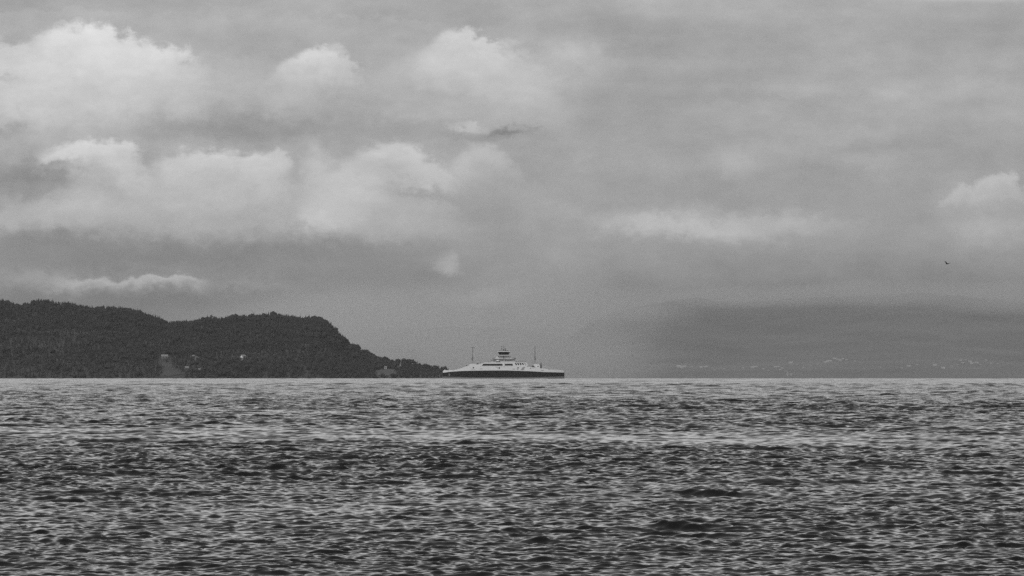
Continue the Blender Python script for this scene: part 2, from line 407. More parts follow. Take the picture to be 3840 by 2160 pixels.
# ---- trees
m_con = mat('spruce_needles', .038, .9, .4, .6); m_dec = mat('birch_leaves', .058, .9, .4, .5); m_bark = mat('bark', .06, .9)
m_wood = mat('forest_canopy', .030, .95, .25, .02, spec=.1)
def conifer_tpl(seed, h=1.0, r=.17, layers=6, seg=7):
    g = random.Random(seed); vs, fs = [], []
    for i in range(layers):
        zt = h*(.22+.78*(i+1.25)/(layers+.25)); zb = h*(.10+.80*i/layers); rr = r*(1-i/layers)*(.85+.3*g.random())
        zt = min(zt, h); k = len(vs); vs.append((g.uniform(-.01, .01), g.uniform(-.01, .01), zt))
        for s in range(seg):
            a = 2*math.pi*(s+g.random()*.5)/seg; q = rr*(.55+.6*g.random())
            vs.append((q*math.cos(a), q*math.sin(a), zb+h*.06*g.uniform(-1, 1)))
        fs += [(k, k+1+s, k+1+(s+1) % seg) for s in range(seg)]
    return np.array(vs), np.array(fs)
def round_tpl(seed, n=70):
    g = np.random.default_rng(seed); vs, fs = [], []
    lob = g.normal(size=(5, 3))*[.16, .16, .1]+[0, 0, .62]
    for i in range(n):
        c = lob[g.integers(5)]+(lambda d: d/np.linalg.norm(d)*g.uniform(.12, .24))(g.normal(size=3))
        u = g.normal(size=3); u /= np.linalg.norm(u); w = np.cross(u, g.normal(size=3)); w /= np.linalg.norm(w); s = g.uniform(.05, .10)
        k = len(vs); vs += [c+u*s, c-u*s*.6+w*s, c-u*s*.6-w*s]; fs.append((k, k+1, k+2))
    return np.array(vs), np.array(fs)
def sphere_tpl(seed):
    b = bmesh.new(); bmesh.ops.create_icosphere(b, subdivisions=1, radius=.3); g = np.random.default_rng(seed)
    vs = np.array([v.co[:] for v in b.verts])*(1+.35*g.normal(size=(len(b.verts), 1))*.7)*[1, 1, 1.25]+[0, 0, .5]
    fs = np.array([[v.index for v in f.verts] for f in b.faces]); b.free(); return vs, fs
tpls = [conifer_tpl(i, layers=4, seg=6) for i in range(6)]+[sphere_tpl(20+i) for i in range(3)]
gx = np.arange(-1000, -85, 4.3); gy = np.arange(7480, 8300, 7.5)
TX, TY = np.meshgrid(gx, gy); TX = TX.ravel()+rng.uniform(-3, 3, TX.size); TY = TY.ravel()+rng.uniform(-5, 5, TY.size)
TZ = head_h(TX, TY); ppx, ppy = project(TX, TY, TZ)
keep = (TZ > seaz(8000)+1.0) & (TY < 8290)
for poly in FIELDS:
    keep &= ~inpoly(ppx, ppy, poly); keep &= ~inpoly(ppx, ppy-6, poly)
keep &= ~((ppx > 1478) & (TY > 8190)) & (ppx < 1672)
TX, TY, TZ, ppx = TX[keep], TY[keep], TZ[keep], ppx[keep]
lowf = fbm2(TX, TY, 190, 9)
hgt = (6.8+1.6*lowf+rng.normal(0, 1.5, len(TX))).clip(3.0, 13)*np.interp(ppx, [1300, 1500, 1600], [1, .8, .45])
ptype = np.where(rng.random(len(TX)) < (.12+.25*lowf+.3*(ppx > 1380)), 6+rng.integers(0, 3, len(TX)), rng.integers(0, 6, len(TX)))
AV, AF, off = [], [], 0
for t_i, (tv, tf) in enumerate(tpls):
    ids = np.where(ptype == t_i)[0]; n = len(ids); an = rng.uniform(0, 6.28, n); c, s = np.cos(an)[:, None], np.sin(an)[:, None]
    w = (hgt[ids]*rng.uniform(.85, 1.25, n))[:, None]; hh = hgt[ids][:, None]
    vv = np.stack([TX[ids][:, None]+(tv[:, 0]*c-tv[:, 1]*s)*w*1.5, TY[ids][:, None]+(tv[:, 0]*s+tv[:, 1]*c)*w*1.5, TZ[ids][:, None]-.6+tv[:, 2]*hh], -1)
    AV.append(vv.reshape(-1, 3)); AF.append((tf[None]+(np.arange(n)*len(tv))[:, None, None]).reshape(-1, 3)+off); off += n*len(tv)
wood = npmesh('forest', np.concatenate(AV), np.concatenate(AF), m_wood, 'stuff')
tag(wood, 'dense dark mixed forest covering the low headland on the left', 'forest')

def crown_mesh(kind, seed):
    if kind == 'spruce': v, f = conifer_tpl(seed, r=.19, layers=9, seg=9)
    elif kind == 'round': v, f = round_tpl(seed, 420)
    else: v, f = round_tpl(seed, 170)
    me = bpy.data.meshes.new(kind+'_crown'); me.from_pydata(v.tolist(), [], f.tolist()); me.update()
    me.materials.append(m_con if kind == 'spruce' else m_dec); return me
def trunk_mesh(kind):
    b = MB()
    b.tube((0, 0, -.05), (0, 0, .45), .022, .014, 7).tube((0, 0, .45), (.01, 0, .9 if kind == 'spruce' else .75), .014, .004, 6)
    if kind != 'spruce':
        for i in range(5):
            a = i*1.26; b.tube((0, 0, .34+.04*i), (.17*math.cos(a), .17*math.sin(a), .58+.05*i), .010, .004, 5)
    me = bpy.data.meshes.new('trunk'); me.from_pydata(b.v, [], b.f); me.update(); me.materials.append(m_bark); return me
CM = {k: [crown_mesh(k, 40+i) for i in range(3)] for k in ('spruce', 'round', 'sparse')}
TM = {k: trunk_mesh(k) for k in CM}
def tree(kind, px, pytop, pybot, wpx, D, label, group=None, cat='tree'):
    base = P(px, pybot, D); h = (pybot-pytop)/F*D
    name = {'spruce': 'spruce_tree', 'round': 'broadleaf_tree', 'sparse': 'pine_tree'}[kind]
    t = empty(name, base, label, cat, group, rz=random.uniform(0, 6.28))
    c = bpy.data.objects.new('crown', random.choice(CM[kind])); tr = bpy.data.objects.new('trunk', TM[kind])
    w = wpx/F*D/(.36 if kind == 'spruce' else .72)
    for o in (c, tr): col.objects.link(o); o.parent = t; o.scale = (w, w, h)
    tr.scale = (h*1.0, h*1.0, h)
    return t
# trees one can tell apart on the low point to the right of the bluff
for a_ in [('spruce', 1321, 1281, 1306, 14, 'pointed spruce just right of the bluff, at the foot of its steep face'),
           ('spruce', 1340, 1294, 1318, 12, 'second dark spruce stepping down from the bluff'),
           ('spruce', 1348, 1299, 1323, 9, 'narrow spruce topping the step below the bluff'),
           ('round', 1373, 1309, 1332, 22, 'rounded bushy tree halfway down the slope right of the bluff'),
           ('round', 1398, 1325, 1345, 20, 'low rounded tree where the slope flattens towards the point'),
           ('sparse', 1418, 1333, 1352, 26, 'flat topped open pine leaning over the slope before the point'),
           ('round', 1449, 1340, 1366, 26, 'broad rounded tree at the start of the low point'),
           ('round', 1467, 1346, 1368, 18, 'small rounded tree left of the free-standing square crowned tree'),
           ('round', 1493, 1343, 1372, 25, 'free-standing square crowned tree left of the narrow sky gap'),
           ('round', 1519, 1339, 1374, 28, 'tall rounded tree just right of the narrow sky gap'),
           ('round', 1538, 1344, 1375, 28, 'rounded tree leaning on the right side of the tallest round tree'),
           ('round', 1556, 1353, 1376, 17, 'small bushy tree left of the thin pointed spruce on the point'),
           ('spruce', 1565.5, 1347, 1377, 8, 'thin pointed spruce rising alone between bushes on the point'),
           ('round', 1574, 1357, 1378, 12, 'little bushy tree right of the thin pointed spruce on the point'),
           ('round', 1590, 1360, 1384, 32, 'wide low tree past the thin pointed spruce'),
           ('round', 1608, 1365, 1386, 24, 'sloping low tree joined to the right of the wide low tree'),
           ('round', 1633, 1368, 1393, 27, 'dome shaped tree second from the tip of the point'),
           ('round', 1650, 1378, 1398, 18, 'small bush in the hollow between the two outermost trees'),
           ('round', 1665, 1371, 1404, 22, 'outermost tree at the tip of the point, left of the ferry')]:
    tree(a_[0], a_[1], a_[2], a_[3]+3, a_[4], 8240, a_[5])
# skyline trees
def gy_(px): return float(np.interp(px, SX, SY))
groups = [([3, 9, 14, 24, 33, 45, 49], 8, 'dark tree on the small knoll at the far left end of the wooded skyline', 'skyline trees on the far left knoll', 'spruce'),
          ([137, 144, 152, 161, 171, 182, 193, 200, 212, 219, 233, 240, 246, 258, 268, 280], 7, 'dark tree along the highest rounded summit of the left skyline', 'skyline trees on the highest summit', 'spruce'),
          ([306, 313, 320, 327, 337, 345], 9, 'short dark spruce on the slope falling right from the highest summit', 'skyline trees right of the highest summit', 'spruce'),
          ([362], 12, 'lone taller spruce standing in the shallow notch of the left skyline', None, 'spruce'),
          ([376, 386, 391, 399, 407, 416, 424, 433, 443, 451, 459, 470, 478, 489, 500, 507], 11, 'small spruce in the comb-like row along the second hump of the skyline', 'comb-like row of spruces on the second hump', 'spruce'),
          ([516], 14, 'taller spruce ending the comb-like row, where the ridge starts down', None, 'spruce'),
          ([529], 11, 'short spruce just right of the taller one ending the comb-like row', None, 'spruce'),
          ([600], 12, 'single spruce on the shoulder above the saddle', None, 'spruce'),
          ([657, 664, 671, 678, 692, 700, 712, 722], 9, 'small dark tree in the saddle between the two forested hills', 'trees in the saddle', 'spruce'),
          ([745, 755, 769, 775], 10, 'small spruce on the rise right of the saddle', 'spruces on the rise right of the saddle', 'spruce'),
          ([790], 14, 'open crowned pine on the rise right of the saddle, left one of two', None, 'sparse'),
          ([804], 13, 'open crowned pine on the rise right of the saddle, right one of two', None, 'sparse'),
          ([829, 838, 852, 864, 876], 9, 'small spruce on the rising ridge of the right hill', 'spruces on the rising right ridge', 'spruce'),
          ([1000, 1008], 13, 'tall spruce of the pair at the top of the right hill', 'pair of spruces on top of the right hill', 'spruce'),
          ([1022], 11, 'bushy tree on the very top of the right hill beside the spruce pair', None, 'round'),
          ([1070, 1079, 1086, 1098], 8, 'short spruce along the level crest right of the hilltop', 'spruces on the level crest', 'spruce'),
          ([1127], 15, 'single upright spruce on the level crest, left of the bluff', None, 'spruce'),
          ([1146], 15, 'single upright spruce on the level crest, nearest to the bluff', None, 'spruce'),
          ([1230, 1238], 8, 'small tree on the rounded shoulder above the bluff', 'trees on the bluff shoulder', 'spruce')]
for xs, hp, lab, grp, kd_ in groups:
    for x in xs:
        hh = hp*random.uniform(.8, 1.15); yy = gy_(x)
        tree(kd_, x+random.uniform(-.8, .8), yy-hh*.9, yy+16, (8 if kd_ == 'spruce' else 15)*random.uniform(.85, 1.2), 8252, lab, grp)

# ------------------------------------------------------------------ buildings
m_white = mat('white_boards', .8, .6, .05, .5); m_roofd = mat('dark_roof', .12, .7, .2, .5); m_roofg = mat('grey_roof', .2, .7, .15, .5)
m_pale = mat('pale_render', .6, .7, .08, .3); m_far_house = mat('weathered_pale_boards', .29, .7, .15, .1); m_win = mat('window_glass', .03, .15)
m_red = mat('weathered_boards', .13, .8, .2, .4)
def house(name, p, w, d, h, label, cat='house', group=None, rz=0.0, wall=None, roof=None, rh=None, win=True):
    t = empty(name, p, label, cat, group, rz); rh = rh if rh is not None else d*.32
    b = MB().box(-w/2, w/2, -d/2, d/2, -2, h)
    b.add([(-w/2, -d/2, h), (-w/2, d/2, h), (-w/2, 0, h+rh-.05), (w/2, -d/2, h), (w/2, d/2, h), (w/2, 0, h+rh-.05)], [(0, 1, 2), (3, 5, 4)])
    b.build('wall', wall or m_white, t)
    o = .5
    r = MB()
    for s in (-1, 1):
        r.add([(-w/2-o, s*(d/2+o), h-.25), (w/2+o, s*(d/2+o), h-.25), (w/2+o, 0, h+rh), (-w/2-o, 0, h+rh),
               (-w/2-o, s*(d/2+o), h+.0), (w/2+o, s*(d/2+o), h+.0), (w/2+o, 0, h+rh+.28), (-w/2-o, 0, h+rh+.28)],
              [(0, 1, 2, 3), (4, 5, 6, 7), (0, 1, 5, 4), (1, 2, 6, 5), (2, 3, 7, 6), (3, 0, 4, 7)])
    r.build('roof', roof or m_roofg, t)
    if win:
        n = max(2, int(w/3))
        for i in range(n):
            x = -w/2+w*(i+.5)/n; wd = MB().box(x-.55, x+.55, -d/2-.06, -d/2+.02, h*.35, h*.35+1.3)
            wd.build('window', m_win, t)
    return t
def hp(px, py, d0=7400, d1=8300): 
    p = hit(head_h, px, py, d0, d1); return p if p else P(px, py, 7800)
house('farmhouse', hp(912, 1349), 5.2, 6, 4.6, 'small bright white house at the right end of the pale clearing', wall=m_white, roof=m_roofg, rz=.5)
house('shed', hp(903, 1351), 3.4, 4, 2.2, 'little pale shed just below and left of the bright white house', 'shed', wall=m_pale, rz=.5, win=False)
house('barn', hp(617, 1346), 8.5, 7, 3.5, 'pale barn at the upper end of the sloping field on the left', 'barn', wall=m_red, roof=m_roofg, rz=.2)
house('cottage', hp(725, 1344), 3, 4, 3, 'grey cottage in the trees, upper left one of two', wall=m_red, roof=m_roofg, rz=.3)
house('cottage', hp(737, 1352), 3, 4, 4, 'grey cottage in the trees, lower right one of two', wall=m_red, roof=m_roofg, rz=.6)
house('boathouse', hp(700, 1392), 4.5, 6, 4.5, 'grey boathouse near the shore below the sloping field', 'boathouse', wall=m_red, roof=m_roofg, rz=.4)
house('cottage', hp(744, 1390), 5.5, 4, 1.6, 'low flat cottage near the shore right of the boathouse', wall=m_red, roof=m_roofg)
house('cottage', hp(1443, 1384), 5.2, 5, 2.2, 'low pale cottage among the trees of the low point', wall=m_pale, roof=m_roofg)

# ------------------------------------------------------------------ far shore and mountain
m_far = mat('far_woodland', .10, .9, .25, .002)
FR = [(1300, 1450), (1900, 1430), (2000, 1380), (2100, 1290), (2200, 1215), (2300, 1168), (2450, 1138), (2553, 1124), (2620, 1114), (2680, 1128), (2760, 1136), (2890, 1122), (3100, 1112), (3300, 1104), (3448, 1096), (3600, 1108), (3840, 1138), (4200, 1150), (4600, 1180)]
FX = np.array([p[0] for p in FR], float); FY = np.array([p[1] for p in FR], float)
def far_h(x, y):
    D1_ = 26500.0; px = 1920+x/y*F
    zr = CAMH+(1395.3-np.interp(px, FX, FY))/F*D1_
    base = seaz(22500.0); sh = 22500+220*np.sin(x/700)
    t = np.clip((y-sh)/(D1_-sh), 0, 1)
    f = .28*np.clip(t/.45, 0, 1)**.8+.72*np.clip((t-.35)/.65, 0, 1)**1.3
    h = (zr-base)*f
    return base-4+h+fbm2(x, y, 900, 21)*16*np.sin(t*math.pi)+np.clip(t*50, 0, 4)
fx = np.arange(-900, 4200, 40.0); fy = np.arange(22100, 27400, 60.0)
GX, GY = np.meshgrid(fx, fy); GX = GX*(GY/25000); GZ = far_h(GX, GY)
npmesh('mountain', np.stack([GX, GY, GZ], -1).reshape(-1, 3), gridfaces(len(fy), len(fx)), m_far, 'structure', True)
LR = [(-600, 1420), (500, 1400), (900, 1300), (1200, 1240), (1500, 1225), (1750, 1222), (1950, 1230), (2100, 1260), (2400, 1320), (2700, 1420)]
LX = np.array([p[0] for p in LR], float); LY = np.array([p[1] for p in LR], float)
def low_h(x, y):
    D1_ = 29500.0; px = 1920+x/y*F; zr = CAMH+(1395.3-np.interp(px, LX, LY))/F*D1_
    base = seaz(27800.0); t = np.clip((y-27800)/(D1_-27800), 0, 1)
    return base-4+(zr-base)*np.sin(t*math.pi/2)+fbm2(x, y, 800, 31)*8*np.sin(t*math.pi)
lx = np.arange(-3000, 900, 45.0); ly = np.arange(27600, 30300, 60.0)
GX, GY = np.meshgrid(lx, ly); GZ = low_h(GX, GY)
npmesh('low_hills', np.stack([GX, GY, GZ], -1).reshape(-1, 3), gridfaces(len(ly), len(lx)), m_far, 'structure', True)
clusters = [('left end of the far shore', [(2546, 1375, 16), (2556, 1377, 14), (2566, 1375, 14), (2592, 1376, 9), (2630, 1377, 12), (2643, 1376, 11), (2650, 1373, 9)]),
            ('middle of the far shore', [(2822, 1378, 14), (2835, 1376, 12), (2908, 1376, 12), (2918, 1375, 10), (2926, 1386, 9), (2966, 1360, 14)]),
            ('rising row above the middle of the far shore', [(3094, 1357, 10), (3104, 1355, 12), (3113, 1353, 12), (3129, 1345, 13), (3142, 1347, 11), (3150, 1351, 12), (3161, 1345, 9), (3174, 1348, 9)]),
            ('two bright spots on the far shore towards the right', [(3506, 1369, 15), (3537, 1380, 14)]),
            ('right end of the far shore', [(3408, 1373, 12), (3603, 1350, 9), (3610, 1360, 9), (3637, 1356, 13), (3644, 1362, 12), (3662, 1361, 14), (3698, 1350, 8), (3716, 1362, 9)])]
clusters.append(('scattered faintly between the brighter rows', [(x, y, w) for x, y, w in ((2716, 1381, 7), (2755, 1384, 6), (2786, 1379, 8), (2862, 1382, 7), (2882, 1388, 6), (2934, 1379, 8), (2946, 1392, 8), (2990, 1366, 6), (3012, 1378, 7), (3040, 1370, 8), (3066, 1365, 7), (3205, 1352, 6), (3240, 1380, 6), (3300, 1376, 6), (3380, 1379, 8), (3440, 1366, 7), (3470, 1377, 6), (3570, 1372, 7), (3590, 1366, 8), (3622, 1348, 7), (3676, 1366, 7), (3740, 1363, 6), (2680, 1384, 6), (2480, 1383, 6))]))
for lab, hs in clusters:
    for (x, y, w) in hs:
        p = hit(far_h, x, y+3, 22300, 26400, 15) or P(x, y+3, 24500)
        s = w*p.y/F
        house('house', p, s, s*.6, s*.30, 'tiny pale house blurred by haze, '+lab, group='houses, '+lab, wall=m_far_house, roof=m_far_house, win=False, rz=random.uniform(-.3, .3))
for (x, y, w, lab) in [(2953, 1406, 6, 'narrow upright pale building close to the water on the far shore'), (2966, 1405, 8, 'square grey building beside the narrow upright one by the water')]:
    p = hit(far_h, x, y+4, 22300, 26400, 15) or P(x, y+4, 22700)
    s = w*p.y/F; house('silo_building', p, s, s, 13*p.y/F if w == 6 else 9*p.y/F, lab, 'building', wall=m_far_house, roof=m_far_house, rh=1.0, win=False)
for lab, hs in [('on the misty low hillside left of the ferry', [(1440, 1289, 14), (1462, 1287, 14), (1478, 1285, 12), (1500, 1283, 12), (1418, 1292, 10), (1384, 1296, 9)]),
                ('high on the misty hillside above the ferry', [(1528, 1257, 14), (1548, 1262, 12), (1598, 1263, 8), (1675, 1261, 10), (1755, 1254, 12), (1778, 1250, 12)])]:
    for (x, y, w) in hs:
        p = hit(low_h, x, y, 27900, 29400, 15) or P(x, y, 28800)
        s = w*p.y/F
        house('house', p, s, s*.6, s*.35, 'barely visible pale house '+lab, group='houses '+lab, wall=m_far_house, roof=m_far_house, win=False)

# ------------------------------------------------------------------ ferry
FD = 6080.0; MP = FD/F
sp_ = P(1889, 1395.3, FD)
ferry = empty('ferry', (sp_.x, FD, seaz(FD)), 'long double-ended car ferry with black hull, white superstructure and raised bridge, passing the point', 'ferry')
def S(X, Y): return ((X-1889)*MP, (1421.9-Y)*MP)
def SP(pts): return [S(*p) for p in pts]
m_black = mat('black_hull_paint', .010, .5, .25, .15, spec=.2); m_wp = mat('white_ship_paint', .7, .45, .06, .3); m_gp = mat('grey_ship_paint', .3, .6, .1, .3)
m_glass = mat('tinted_glass', .008, .12); m_dark = mat('dark_fittings', .06, .6); m_lowhull = mat('pale_grey_hull', .17, .6, .15, .2); m_wp2 = mat('shaded_white_paint', .42, .6, .06, .3)
HB = 10.5
def halfbeam(x):
    t = abs(x)/65.2; return HB*(1-.62*max(0, (t-.55)/.45)**2.2)
def hullstrip(topfn, botfn, m, name, inset=0.0, flare=0.0, xs=None, rake=1.2, parent=None):
    xs = xs if xs is not None else np.linspace(-65, 64.8, 61)
    v = []; 
    for x in xs:
        hb = halfbeam(x)-inset; zt, zb = topfn(x), botfn(x)
        v += [(x, -hb, zt), (x, -hb+flare, zb), (x, hb-flare, zb), (x, hb, zt)]
    f = []
    for i in range(len(xs)-1):
        a, b = 4*i, 4*i+4
        f += [(a+j, a+(j+1) % 4, b+(j+1) % 4, b+j) for j in range(4)]
    e = 4*(len(xs)-1); f += [(0, 3, 2, 1), (e, e+1, e+2, e+3)]
    return MB().add(v, f).build(name, m, parent or ferry)
def itp(pts):
    a = [S(*p) for p in pts]; X = [p[0] for p in a]; Z = [p[1] for p in a]; return lambda x: float(np.interp(x, X, Z))
blacktop = itp([(1661, 1398), (1693, 1394), (1731, 1391.6), (1780, 1390.4), (1821, 1389.8), (1900, 1389.6), (1930, 1390.6), (1990, 1392.5), (2040, 1395.4), (2117, 1397.5)])
blackbot = itp([(1661, 1412.4), (1720, 1414), (1790, 1415.5), (1950, 1415.6), (2040, 1413.8), (2117, 1411.5)])
hull = hullstrip(blacktop, blackbot, m_black, 'hull', flare=.6)
hullstrip(lambda x: blackbot(x)-.01, lambda x: -2.5, m_lowhull, 'lower_hull', inset=.25, flare=1.2)  # paler grey strip along the waterline, below the black hull
hullstrip(lambda x: blacktop(x)+.02, lambda x: blacktop(x)-.5, m_black, 'rubbing_strake', inset=-.22, flare=0.0, xs=np.linspace(-64.9, 64.7, 61))
side = itp([(1661, 1391), (1666, 1388), (1671, 1389), (1700, 1387.6), (1711, 1386.8), (1728, 1381.7), (1747, 1375), (1762, 1368.4), (1784, 1367.4), (1803, 1366), (1860, 1366), (1930, 1366), (1960, 1372), (1985, 1375.6), (2000, 1378), (2023, 1381), (2050, 1383.5), (2075, 1387), (2100, 1389.6), (2115, 1390.6)])
def sidewall(sgn):
    xs = np.concatenate([np.linspace(-65, -43, 14), np.linspace(-41, 20, 26), np.linspace(22, 64.3, 24)]); v = []
    for x in xs:
        hb = halfbeam(x)+.02; zt, zb = side(x), blacktop(x)+.03
        v += [(x, sgn*hb, zb), (x, sgn*hb, zt), (x, sgn*(hb-.45), zt), (x, sgn*(hb-.45), zb)]
    f = []
    for i in range(len(xs)-1):
        a, b = 4*i, 4*i+4; f += [(a+j, a+(j+1) % 4, b+(j+1) % 4, b+j) for j in range(4)]
    e = 4*(len(xs)-1); f += [(0, 3, 2, 1), (e, e+1, e+2, e+3)]
    return MB().add(v, f).build('side_wall', m_wp, ferry)
side_walls = [sidewall(-1), sidewall(1)]
d = MB(); zz = S(0, 1384)[1]
for x in np.linspace(-60, 59, 40)[:-1]:
    hb = min(halfbeam(x), halfbeam(x+3.05))-.6; d.box(x, x+3.05, -hb, hb, blacktop(x)-.9, blacktop(x)-.35)
d.build('car_deck', m_gp, ferry)
for X0, X1 in ((1660, 1672), (2106, 2118)):          # end ramps, raised
    w_ = 4.2; a = S(X0, 1393)[0]; b_ = S(X1, 1393)[0]
    MB().box(a, b_, -w_, w_, S(0, 1398)[1], S(0, 1394)[1]).build('bow_ramp', m_gp, ferry)
# passenger lounge above the car deck
Yn = 10.6
lounge = MB().prism(SP([(1797, 1374), (1797, 1366.5), (1812, 1360.5), (1826, 1359), (1924, 1359), (1974, 1359.5), (1980, 1369), (1975, 1376)]), -Yn, Yn).build('passenger_lounge', m_wp, ferry)
def winband(name, poly, n, parent, y=Yn, m=m_glass, label=None):
    for sgn in (-1, 1):
        b = MB().prism(SP(poly), min(sgn*(y-.02), sgn*(y+.07)), max(sgn*(y-.02), sgn*(y+.07))).build(name, m, parent, label)
        if n:
            xs = np.linspace(poly[0][0], poly[2][0], n+2)[1:-1]; ms = MB()
            z0, z1 = S(0, poly[0][1])[1], S(0, poly[1][1])[1]
            for x in xs:
                xx = S(x, 0)[0]; ms.box(xx-.06, xx+.06, min(sgn*(y+.07), sgn*(y+.10)), max(sgn*(y+.07), sgn*(y+.10)), min(z0, z1)+.1, max(z0, z1)-.1)
            ms.build('mullion', m_dark, b)
winband('window_band', [(1807, 1371.8), (1813, 1364.4), (1884.5, 1364.4), (1884.5, 1371.8)], 16, lounge)
winband('window_band', [(1893.5, 1371.3), (1893.5, 1364.4), (1922, 1364.4), (1923.5, 1371.3)], 6, lounge)
for i in range(5):                                     # slanted lounge windows towards the right end
    x = 1929.5+i*8.6
    winband('slanted_window', [(x+6, 1370.6-i*.3), (x, 1361.4), (x+6.0, 1361.4), (x+9.5, 1368-i*.3)], 0, lounge)
winband('door_panel', [(1969, 1371), (1965, 1362), (1971, 1362), (1974, 1370)], 0, lounge, y=Yn+.03, m=m_wp2)
# pale pillar between the bands
for s in (-1, 1): MB().box(S(1885.4, 0)[0], S(1892.6, 0)[0], min(s*10.6, s*10.9), max(s*10.6, s*10.9), S(0, 1373)[1], S(0, 1359)[1]).build('pillar', m_wp, ferry)
# upper tiers
t1 = MB().prism(SP([(1826, 1359.1), (1838, 1353.5), (1851, 1348), (1927, 1347.2), (1935, 1359.1)]), -7.6, 7.6).build('upper_deckhouse', m_wp2, ferry)
winband('porthole_row', [(1879, 1352.6), (1879, 1350.8), (1889, 1350.8), (1889, 1352.6)], 0, t1, y=7.6, m=m_dark)
winband('porthole_row', [(1910, 1352.6), (1910, 1350.6), (1922, 1350.6), (1922, 1352.6)], 0, t1, y=7.6, m=m_dark)
for X in (1843, 1848, 1853, 1895, 1900, 1905):
    winband('window', [(X, 1354.6), (X, 1351.6), (X+2.6, 1351.6), (X+2.6, 1354.6)], 0, t1, y=7.6)
dk = MB().box(S(1845, 0)[0], S(1936, 0)[0], -9.2, 9.2, S(0, 1347.6)[1], S(0, 1346.4)[1]).build('sun_deck', m_gp, ferry)
def railing(x0, x1, Y, h, y, parent, hw=.05):
    b = MB(); z = S(0, Y)[1]; a, c = S(x0, 0)[0], S(x1, 0)[0]
    for s in (-1, 1):
        for k in (.5, 1.0): b.tube((a, s*y, z+h*k), (c, s*y, z+h*k), hw, n=5)
        for x in np.arange(a, c+.1, 2.0): b.tube((x, s*y, z), (x, s*y, z+h), hw, n=5)
    return b.build('railing', m_dark, parent)
railing(1846, 1935, 1346.4, 1.1, 9.1, dk)
railing(1800, 1825, 1364.0, 1.1, 9.2, lounge); railing(1838, 1850, 1353.5, 1.1, 7.3, t1, .06); railing(1937, 1973, 1359.4, 1.1, 9.2, lounge)
t2 = MB().prism(SP([(1856, 1346.3), (1862, 1338), (1869, 1335.4), (1909, 1335.4), (1917, 1339), (1923, 1346.3)]), -6.2, 6.2).build('officers_deckhouse', m_wp, ferry)
winband('door', [(1888, 1346), (1888, 1338), (1891, 1338), (1891, 1346)], 0, t2, y=6.2, m=m_dark)
winband('window', [(1868, 1339.5), (1868, 1337.5), (1871, 1337.5), (1871, 1339.5)], 0, t2, y=6.2, m=m_dark)
MB().box(S(1866, 0)[0], S(1914, 0)[0], -8.8, 8.8, S(0, 1335.3)[1], S(0, 1334.3)[1]).build('bridge_deck', m_gp, ferry)
# the bridge, flaring upwards
def frustum(Xa, Xb, Ya, Xc, Xd, Yb, y0, y1):
    a, b = S(Xa, Ya), S(Xb, Ya); c, e = S(Xc, Yb), S(Xd, Yb)
    return MB().add([(a[0], -y0, a[1]), (b[0], -y0, b[1]), (b[0], y0, b[1]), (a[0], y0, a[1]), (c[0], -y1, c[1]), (e[0], -y1, e[1]), (e[0], y1, e[1]), (c[0], y1, c[1])],
                    [(0, 3, 2, 1), (4, 5, 6, 7), (0, 1, 5, 4), (1, 2, 6, 5), (2, 3, 7, 6), (3, 0, 4, 7)])
br = frustum(1871, 1908, 1334.2, 1866.5, 1912.5, 1319.6, 7.2, 9.4).build('bridge', m_wp, ferry)
frustum(1872.2, 1906.8, 1330.2, 1867.5, 1911.5, 1320.4, 7.95, 9.46).build('window_band', m_glass, br)
rf = MB().box(S(1865, 0)[0], S(1913, 0)[0], -9.8, 9.8, S(0, 1319.6)[1], S(0, 1317)[1]).build('bridge_roof', m_wp, ferry)
railing(1870, 1908, 1317, .7, 7.0, rf, .05)
zr_ = S(0, 1317)[1]
an = MB()
an.tube((S(1889, 0)[0], 0, zr_), (S(1889, 0)[0], 0, S(0, 1296)[1]), .22, .1)
an.box(S(1886.5, 0)[0], S(1891.5, 0)[0], -.8, .8, S(0, 1315)[1], S(0, 1310)[1])
an.build('radar_mast', m_dark, ferry)
for X, Y, w in ((1881.5, 1299, 2.4), (1881.5, 1308.5, 2.2), (1889.5, 1303, 1.2), (1895.5, 1308, 3.0)):
    c_ = S(X, Y); MB().box(c_[0]-w*MP, c_[0]+w*MP, -1.4, 1.4, c_[1]-.28, c_[1]+.28).build('radar_scanner', m_dark, ferry)
for X, Y in ((1881.5, 1298), (1895.5, 1306), (1899, 1312), (1875, 1313), (1904, 1313)):
    MB().tube((S(X, 0)[0], 1.2, zr_-.05), (S(X, 0)[0], 1.2, S(0, Y)[1]), .11).build('antenna', m_dark, ferry)
MB().box(S(1893.5, 0)[0], S(1898, 0)[0], -1.2, 1.2, zr_-.02, S(0, 1312.5)[1]).build('instrument_box', m_dark, ferry)
